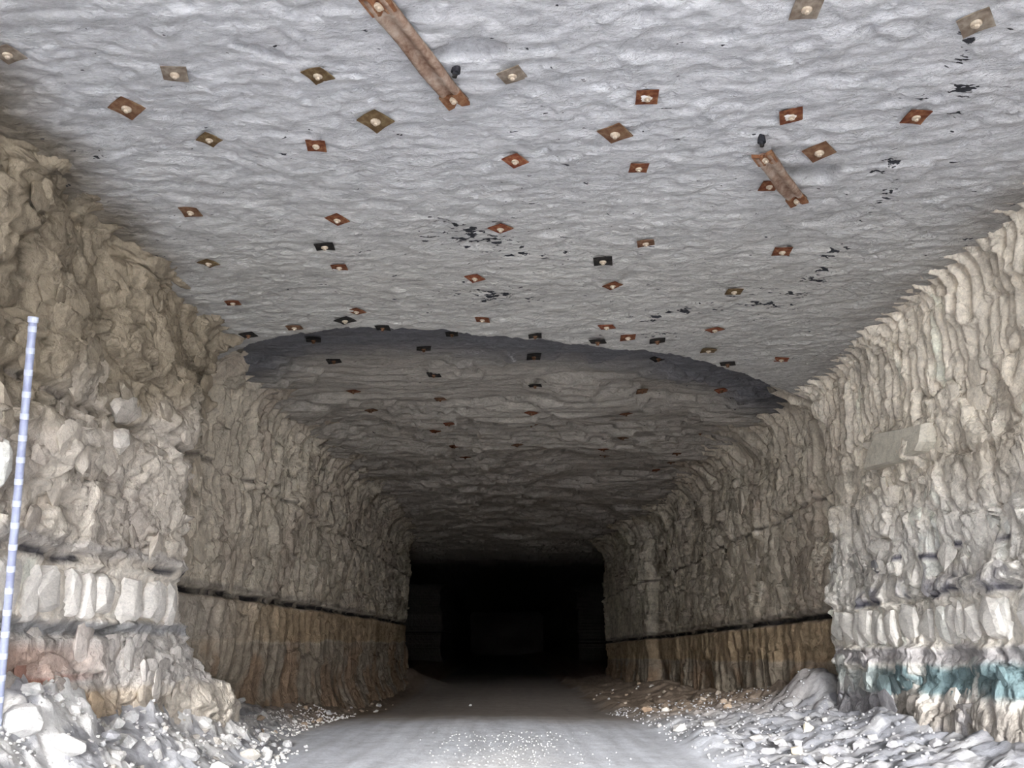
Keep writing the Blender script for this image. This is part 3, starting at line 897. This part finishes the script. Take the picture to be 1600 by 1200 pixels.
# ------------------------------------------------------------------ steel roof straps
def strap(name, p0, p1, width, label, hang, seed):
    """W-profile strap between two points, with a bolted bearing plate at each end"""
    d = p1 - p0
    L = d.length
    n = Vector((0, 0, -1))
    x = d.normalized()
    yv = n.cross(x).normalized()
    n = x.cross(yv)
    rot = Matrix((x, yv, n)).transposed().to_quaternion()
    t = empty(name, p0, label, 'roof strap', 'steel straps bolted to the roof', rot)
    rng = np.random.RandomState(seed)
    # cross section (across, depth below the roof)
    prof = [(-0.5, 0.000), (-0.47, 0.028), (-0.36, 0.046), (-0.22, 0.044), (-0.10, 0.022), (0.0, 0.016), (0.10, 0.022), (0.22, 0.044), (0.36, 0.046), (0.47, 0.028), (0.5, 0.0)]
    nl = 40
    V = []
    for i in range(nl + 1):
        s = i / nl
        b = 0.006 * math.sin(s * 9 + seed) + hang * math.sin(PI * s) * 0.04
        for (a, h) in prof:
            V.append((s * L + (rng.uniform(-0.008, 0.008) if i in (0, nl) else 0), a * width * (1 + 0.04 * math.sin(s * 13)), h + b + rng.uniform(-0.002, 0.002)))
    m = len(prof)
    off = len(V)
    V += [(vx, vy * 0.97, vz - 0.006) for (vx, vy, vz) in V]
    F = []
    for i in range(nl):
        for j in range(m - 1):
            a = i * m + j
            F.append((a, a + 1, a + m + 1, a + m))
            F.append((a + off, a + m + off, a + m + 1 + off, a + 1 + off))
        for j in (0, m - 1):
            a = i * m + j
            F.append((a, a + m, a + m + off, a + off))
    for i in (0, nl):
        for j in range(m - 1):
            a = i * m + j
            F.append((a, a + 1, a + 1 + off, a + off))
    mesh_obj('channel', V, F, M['strap'], t)
    for e, s in enumerate((0.085, L - 0.085)):
        # bearing plate folded to the strap, with a notched outer end
        sg = -1 if e == 0 else 1
        w = width * 0.5
        pts = [(-0.075 * sg, -w * 1.02, 0.050), (-0.075 * sg, -w * 0.3, 0.056), (-0.060 * sg, 0, 0.030), (-0.075 * sg, w * 0.3, 0.056), (-0.075 * sg, w * 1.02, 0.050),
               (0.105 * sg, w * 1.05, 0.044), (0.090 * sg, w * 0.35, 0.050), (0.062 * sg, 0.0, 0.030), (0.09 * sg, -w * 0.35, 0.050), (0.12 * sg, -w * 1.05, 0.044)]
        vv = [(px_ + s, py_, pz) for (px_, py_, pz) in pts] + [(px_ + s, py_ * 0.97, pz - 0.03) for (px_, py_, pz) in pts]
        ff = [(0, 1, 8, 9), (1, 2, 7, 8), (2, 3, 6, 7), (3, 4, 5, 6)]
        ff += [tuple(k + 10 for k in reversed(f)) for f in ff]
        ff += [(k, (k + 1) % 10, (k + 1) % 10 + 10, k + 10) for k in range(10)]
        pl = mesh_obj('end_plate', vv, ff, M['strap_rust'], t, smooth=False)
        pl['label'] = 'darker rusty end plate'
        for nm, me in (('washer', ME_WASHER), ('bolt_head', ME_HEAD)):
            o = bpy.data.objects.new(nm, me)
            C.objects.link(o)
            o.parent = t
            o.location = (s, 0, 0.022)
    return t


def lower(px, py, d=0.02):
    p = on_roof(px, py)
    p.z = H_NEAR - d
    return p


strap('roof_strap', lower(583, -14, 0.03), lower(716, 156, 0.03), 0.185, 'long weathered steel strap running out of the top of the view', 0.3, 1)
strap('roof_strap', lower(1190, 226, 0.08), lower(1247, 306, 0.05), 0.17, 'short weathered steel strap at the right, hanging off the roof', 0.6, 2)


def stub(px, py, top, label, tilt, ln=0.07):
    """black bolt end with a hanging torn sleeve"""
    p = on_roof(px, py)
    p.z = H_NEAR - 0.0
    t = empty('bolt_stub', p, label, 'bolt stub')
    t.rotation_euler = tilt
    t.scale = (0.75,) * 3
    o = bpy.data.objects.new('sleeve', lathe_mesh('sleeve', [(0.03, 0.05), (0.045, 0.0), (0.05, -0.05), (0.038, -ln * 0.7), (0.03, -ln), (0.012, -ln - 0.01)], 9, M['coal']))
    C.objects.link(o)
    o.parent = t
    o = bpy.data.objects.new('nut', lathe_mesh('nut', [(0.026, -ln), (0.026, -ln - 0.03), (0.018, -ln - 0.032)], 6, M['black']))
    C.objects.link(o)
    o.parent = t


stub(713, 110, 0, 'black bolt stub sticking out behind the long strap', (0.2, 0.2, 0))
stub(1190, 216, 0, 'black bolt stub above the top end of the short strap', (0.1, 0, 0), 0.07)

# ------------------------------------------------------------------ silver pole against the left pillar
pt = ray(52, 497)
pt = Vector((0, 0, EYE)) + pt * 7.28
pb = ray(-6, 1150)
pb = Vector((0, 0, EYE)) + pb * 7.30
d = (pt - pb)
L = d.length
pole = empty('marker_pole', pb, 'slim silver blue ringed pole leaning against the left pillar', 'pole', None, d.to_track_quat('Z', 'Y'))
o = bpy.data.objects.new('tube', lathe_mesh('tube', [(0.032, 0.0), (0.032, L - 0.02), (0.028, L)], 16, M['pole']))
C.objects.link(o)
o.parent = pole
ME_RING = lathe_mesh('ring', [(0.032, 0.0), (0.0345, 0.004), (0.0345, 0.046), (0.032, 0.05)], 16, M['ring'])
kk = 0
z = 0.10
while z < L - 0.1:
    o = bpy.data.objects.new('ring', ME_RING)
    C.objects.link(o)
    o.parent = pole
    o.location = (0, 0, z)
    z += 0.178
o = bpy.data.objects.new('cap', lathe_mesh('cap', [(0.031, L - 0.04), (0.040, L - 0.036), (0.042, L + 0.004), (0.036, L + 0.012), (0.02, L + 0.014)], 16, M['ring']))
C.objects.link(o)
o.parent = pole


# ------------------------------------------------------------------ rock pieces
def hull_mesh(name, seed, dims, n=26, power=2.6, mat=None, bevel=False):
    rng = np.random.RandomState(seed)
    P = rng.normal(size=(n, 3))
    P /= (np.abs(P) ** power).sum(1)[:, None] ** (1 / power)
    P *= rng.uniform(0.82, 1.0, (n, 1))
    P *= np.array(dims) / 2
    bm = bmesh.new()
    for p in P:
        bm.verts.new(p)
    r = bmesh.ops.convex_hull(bm, input=bm.verts)
    bmesh.ops.delete(bm, geom=[v for v in bm.verts if not v.link_faces], context='VERTS')
    if bevel:
        bmesh.ops.bevel(bm, geom=bm.edges[:], offset=0.018 * min(dims) / 0.2, segments=1, affect='EDGES')
    bmesh.ops.recalc_face_normals(bm, faces=bm.faces)
    me = bpy.data.meshes.new(name)
    bm.to_mesh(me)
    bm.free()
    me.materials.append(mat or M_PIECE)
    return me


COLUMN = [hull_mesh('rock_column', 100 + i, (0.22, 0.22, 0.54), 60, 4.0) for i in range(7)]
SLABS = [hull_mesh('rock_slab', 200 + i, (0.16, 0.60, 0.40), 30, 3.0) for i in range(8)]
rnd = random.Random(11)


def wcol(side, y, z):
    return wall_colour(side, np.array([[y]]), np.array([[z]]))[0, 0]


def piece(me, name, side, y, z, sc_, inset=0.0, tilt=0.12, tint=None, th=0.0):
    ya, za = np.array([y]), np.array([z])
    x = float(wall_x(side, ya, za)[0]) - side * (float(wall_disp(side, ya, za, np.zeros(1))[0]) - inset)
    o = bpy.data.objects.new(name, me)
    C.objects.link(o)
    o.parent = wall_left if side < 0 else wall_right
    o.location = (x, y, z)
    o.rotation_euler = (rnd.uniform(-tilt, tilt), rnd.uniform(-tilt, tilt), rnd.uniform(-tilt, tilt) + (PI if rnd.random() < .5 else 0))
    o.scale = sc_
    c = np.array(tint) if tint is not None else wcol(side, y, z)
    v = rnd.uniform(0.9, 1.1)
    o.color = (*np.clip(c * v, 0, 0.84), 1)
    return o


# white columnar bed, left and right pillar
y = 6.6
while y < 11.6:
    w = rnd.uniform(1.1, 2.5)
    hgt = rnd.uniform(0.85, 1.08)
    piece(rnd.choice(COLUMN), 'rock_column', -1, y, EYE + 0.46 + rnd.uniform(-0.03, 0.03), (1.1, w, hgt), 0.03, 0.09, (0.74, 0.705, 0.66))
    y += 0.205 * w
y = 7.6
while y < 15.2:
    w = rnd.uniform(1.0, 2.9)
    hgt = rnd.uniform(0.85, 1.12)
    s = float(strat(1, np.array([y]), np.array([EYE]))[0])
    piece(rnd.choice(COLUMN), 'rock_column', 1, y, EYE - s + 0.50 + rnd.uniform(-0.05, 0.05), (1.1, w, hgt), 0.04, 0.10, (0.79, 0.76, 0.71))
    y += 0.20 * w
# plates and chunks proud of the fractured faces
for i in range(150):
    y = rnd.uniform(6.8, 12.0)
    z = EYE + rnd.choice((rnd.uniform(0.95, 4.0), rnd.uniform(-0.7, 0.05)))
    s = rnd.uniform(0.35, 1.0)
    piece(rnd.choice(SLABS), 'rock_slab', -1, y, z, (0.8 * s, s * rnd.uniform(0.6, 1.1), s * rnd.uniform(0.7, 1.3)), 0.045 * s, 0.22)
for i in range(150):
    y = rnd.uniform(8.2, 15.0)
    z = EYE + rnd.choice((rnd.uniform(0.7, 3.2), rnd.uniform(0.7, 3.2), rnd.uniform(-1.2, -0.2)))
    s = rnd.uniform(0.35, 1.0)
    piece(rnd.choice(SLABS), 'rock_slab', 1, y, z, (0.8 * s, s * rnd.uniform(0.6, 1.2), s * rnd.uniform(0.7, 1.3)), 0.05 * s, 0.2)
for side in (-1, 1):
    for i in range(110):
        y = rnd.uniform(13.5 if side < 0 else 16.2, 32)
        z = EYE + rnd.uniform(0.95, 3.2)
        s = rnd.uniform(0.5, 1.3)
        piece(rnd.choice(SLABS), 'rock_slab', side, y, z, (0.7 * s, s * rnd.uniform(0.7, 1.5), s * rnd.uniform(0.8, 1.6)), 0.05 * s, 0.08)


# big pale slab on the right pillar and the loose white block at the left edge
def named_piece(side, px, py, dims, tint, label, seed, rot=(0, 0, 0), inset=0.02):
    p = on_wall(side, px, py)
    me = hull_mesh('rock_slab', seed, dims, 40, 7.0 if dims[1] > 1 else 3.6)
    o = piece(me, 'rock_slab', side, p.y, p.z, (1, 1, 1), inset, 0.0, tint)
    o.location.x = p.x + side * inset
    o.rotation_euler = rot
    o['label'] = label


pc = on_wall(1, 1390, 694)
YZ = []
for (px, py) in ((1364, 676), (1402, 669), (1437, 660), (1434, 690), (1426, 705), (1386, 723), (1344, 734), (1349, 705)):
    r_ = ray(px, py)
    t_ = (pc.x - 0.24) / r_.x
    YZ.append((r_.y * t_, EYE + r_.z * t_))
cy, cz = sum(p[0] for p in YZ) / 8, sum(p[1] for p in YZ) / 8
vv = [(0.028, cy - cy, 0.0)] + [(0.03 + 0.004 * (k % 3), (a - cy) * 0.94, (b - cz) * 0.92) for k, (a, b) in enumerate(YZ)]
vv += [(0.10, a - cy, b - cz) for (a, b) in YZ] + [(0.40, a - cy, b - cz) for (a, b) in YZ]
ff = [(0, k + 1, (k + 1) % 8 + 1) for k in range(8)]
for q in (1, 9):
    ff += [(q + k, q + 8 + k, q + 8 + (k + 1) % 8, q + (k + 1) % 8) for k in range(8)]
slab = mesh_obj('rock_slab', vv, ff, M_PIECE, wall_right, smooth=False)
slab.location = (pc.x - 0.24, cy, cz)
slab.color = (0.62, 0.58, 0.49, 1)
slab['label'] = 'smooth pale slab standing proud of the right pillar'
named_piece(-1, 190, 690, (0.2, 0.34, 0.30), (0.60, 0.56, 0.51), 'pale rounded block on the left pillar', 305, (0.3, 0, 0))
named_piece(-1, 200, 640, (0.2, 0.7, 0.35), (0.50, 0.46, 0.41), 'broad flat block on the left pillar', 306, (0.2, 0, 0))
named_piece(-1, -13, 722, (0.24, 0.20, 0.46), (0.62, 0.61, 0.57), 'white block at the left edge of the view', 307, (0, 0, 0), -0.04)

# ------------------------------------------------------------------ loose rubble
ROCKS = [hull_mesh('rubble_stone', 400 + i, (1.0, rnd.uniform(0.7, 1.0), rnd.uniform(0.5, 0.85)), 22, 2.6) for i in range(10)]


PLACED = []


def wall_limit(side, x, y, z, r):
    ya, za = np.array([y]), np.array([z])
    return float(wall_x(side, ya, za)[0]) - side * (float(wall_disp(side, ya, za, 0)[0]) + r)


def clear(x, y, s):
    z = float(floor_z(np.array([x]), np.array([y]))[0]) + 0.1
    if x < wall_limit(-1, x, y, z, 0.55 * s) or x > wall_limit(1, x, y, z, 0.55 * s):
        return False
    return all((x - a) ** 2 + (y - b) ** 2 > (0.5 * (s + c)) ** 2 for (a, b, c) in PLACED)


def rock(x, y, size, tint, label, group=None, sink=0.22, sc_=(1, 1, 1)):
    z = float(floor_z(np.array([x]), np.array([y]))[0])
    o = bpy.data.objects.new('rubble_stone', rnd.choice(ROCKS))
    C.objects.link(o)
    o.location = (x, y, z + size * (0.5 - sink) * 0.6)
    o.rotation_euler = (rnd.uniform(-0.4, 0.4), rnd.uniform(-0.4, 0.4), rnd.uniform(0, 6.28))
    o.scale = (size * sc_[0], size * sc_[1], size * sc_[2])
    o['label'] = label
    o['category'] = 'stone'
    if group:
        o['group'] = group
    v = rnd.uniform(0.85, 1.1)
    o.color = (*np.clip(np.array(tint) * v, 0, 0.85), 1)
    return o


NAMED = [  # px, py, size, tint, label
    (30, 1142, 0.42, (0.60, 0.595, 0.59), 'big white broken rock at the foot of the left pillar beside the pole'),
    (105, 1178, 0.34, (0.60, 0.595, 0.59), 'white blocky rock low in the left corner'),
    (172, 1160, 0.26, (0.50, 0.50, 0.53), 'grey boulder lying in the left rubble'),
    (196, 1166, 0.22, (0.60, 0.595, 0.59), 'white stone leaning on the grey boulder'),
    (310, 1122, 0.20, (0.60, 0.595, 0.59), 'upright white rock standing in the left rubble bank'),
    (345, 1092, 0.20, (0.60, 0.595, 0.59), 'white stone on the spread foot of the left pillar'),
    (168, 1124, 0.17, (0.60, 0.595, 0.59), 'white stone high in the left rubble bank'),
    (235, 1163, 0.14, (0.60, 0.595, 0.59), 'small white stone at the road side of the left rubble'),
    (1264, 1142, 0.19, (0.66, 0.60, 0.47), 'round yellowish stone beside the right pillar foot'),
    (1219, 1165, 0.20, (0.60, 0.595, 0.59), 'white angular stone in the right rubble'),
    (1246, 1176, 0.16, (0.66, 0.56, 0.42), 'tan flat stone in front of the right mound'),
    (1240, 1192, 0.10, (0.60, 0.595, 0.59), 'small white stone at the lower right rubble edge'),
    (1062, 1142, 0.26, (0.62, 0.61, 0.60), 'pale lump at the right road edge nearest the road'),
    (1010, 1112, 0.24, (0.34, 0.25, 0.18), 'rusty brown stone on the right bank deep inside'),
    (735, 1103, 0.12, (0.62, 0.62, 0.63), 'lone small stone lying on the road'),
]
for (px, py, s, t, lab) in NAMED:
    p = on_floor(px, py)
    p.x = min(max(p.x, wall_limit(-1, p.x, p.y, p.z + 0.1, 0.5 * s)), wall_limit(1, p.x, p.y, p.z + 0.1, 0.5 * s))
    rock(p.x, p.y, s, t, lab)
    PLACED.append((p.x, p.y, s))


TONE = {(0.62, 0.61, 0.60): 'pale grey', (0.72, 0.71, 0.70): 'whitish', (0.50, 0.50, 0.51): 'mid grey', (0.56, 0.53, 0.49): 'buff',
        (0.38, 0.38, 0.40): 'slate grey', (0.30, 0.31, 0.34): 'dark slate', (0.46, 0.45, 0.44): 'ash grey', (0.36, 0.28, 0.21): 'brown', (0.42, 0.36, 0.30): 'tan', (0.30, 0.24, 0.19): 'dark brown'}


def scatter(n, fn, smin, smax, tints, label, group):
    for i in range(n):
        for k in range(40):
            x, y = fn()
            s = smin * (smax / smin) ** (rnd.random() ** 1.8)
            if clear(x, y, s):
                break
        else:
            continue
        PLACED.append((x, y, s))
        tint = rnd.choice(tints)
        size = 'large' if s > 0.16 else ('small' if s < 0.10 else 'middling')
        depth = 'nearest the viewer' if y < 9.7 else ('around the pillar corner' if y < 16 else ('shortly past the pillar' if y < 22 else 'deep inside the heading'))
        rock(x, y, s, tint, '%s %s %s, %s' % (size, TONE[tint], label, depth), group)


GREY = [(0.62, 0.61, 0.60), (0.72, 0.71, 0.70), (0.50, 0.50, 0.51), (0.56, 0.53, 0.49)]
SLATE = [(0.38, 0.38, 0.40), (0.30, 0.31, 0.34), (0.46, 0.45, 0.44)]
BROWN = [(0.36, 0.28, 0.21), (0.42, 0.36, 0.30), (0.30, 0.24, 0.19)]
scatter(100, lambda: (-4.15 + 1.35 * rnd.random() ** 0.8, rnd.uniform(8.0, 14.0)), 0.06, 0.30, GREY, 'stone in the rubble bank under the left pillar', 'rubble under the left pillar')
scatter(45, lambda: (-4.3 + 0.9 * rnd.random(), rnd.uniform(14.2, 30)), 0.07, 0.20, GREY + BROWN, 'stone along the foot of the left rib', 'stones along the inner left rib')
scatter(70, lambda: (2.7 + 2.3 * rnd.random(), rnd.uniform(10.2, 16.5)), 0.05, 0.24, SLATE, 'stone in the rubble between road and right pillar', 'rubble by the right pillar')
scatter(60, lambda: (3.0 + 2.6 * rnd.random(), rnd.uniform(17, 34)), 0.08, 0.24, BROWN + GREY[2:], 'stone on the bank below the right rib', 'stones along the inner right rib')


# fine gravel nobody could count: one object
def gravel(name, n, fn, label, tint):
    base = [np.array([v.co for v in m.vertices]) for m in ROCKS[:4]]
    fcs = [[tuple(p.vertices) for p in m.polygons] for m in ROCKS[:4]]
    V, F = [], []
    P = np.array([fn() for i in range(n)])
    X, Y, S = P.T
    Z = floor_z(X, Y)
    ok = (X > wall_x(-1, Y, Z + 0.05) + wall_disp(-1, Y, Z + 0.05, 0) + 0.05) & (X < wall_x(1, Y, Z + 0.05) - wall_disp(1, Y, Z + 0.05, 0) - 0.05)
    for (x, y, s, z) in zip(X[ok], Y[ok], S[ok], Z[ok]):
        k = rnd.randrange(4)
        a = rnd.uniform(0, 6.28)
        c_, s_ = math.cos(a), math.sin(a)
        b = len(V)
        for p in base[k]:
            V.append((x + s * (p[0] * c_ - p[1] * s_), y + s * (p[0] * s_ + p[1] * c_), z + s * (p[2] + 0.15)))
        F += [tuple(q + b for q in f) for f in fcs[k]]
    o = mesh_obj(name, V, F, M_PIECE, smooth=False)
    o.color = (*tint, 1)
    o['kind'] = 'stuff'
    o['label'] = label
    o['category'] = 'gravel'


gravel('gravel', 1500, lambda: ((lambda y: (-4.2 + (1.5 if y < 13.5 else 0.9) * rnd.random() ** 1.3, y, rnd.uniform(0.02, 0.06)))(7.5 + 14.5 * rnd.random() ** 1.4)), 'fine pale gravel strewn through the left rubble bank', (0.60, 0.59, 0.585))
gravel('gravel', 1300, lambda: ((lambda y: (2.6 + 2.8 * rnd.random(), y, rnd.uniform(0.02, 0.06)))(rnd.uniform(9.8, 24))), 'fine grey gravel strewn along the right road edge', (0.36, 0.36, 0.375))
gravel('gravel', 350, lambda: (rnd.gauss(0.1, 0.6), rnd.uniform(11.0, 16), rnd.uniform(0.008, 0.022)), 'white grit scattered on the middle of the road', (0.80, 0.80, 0.81))
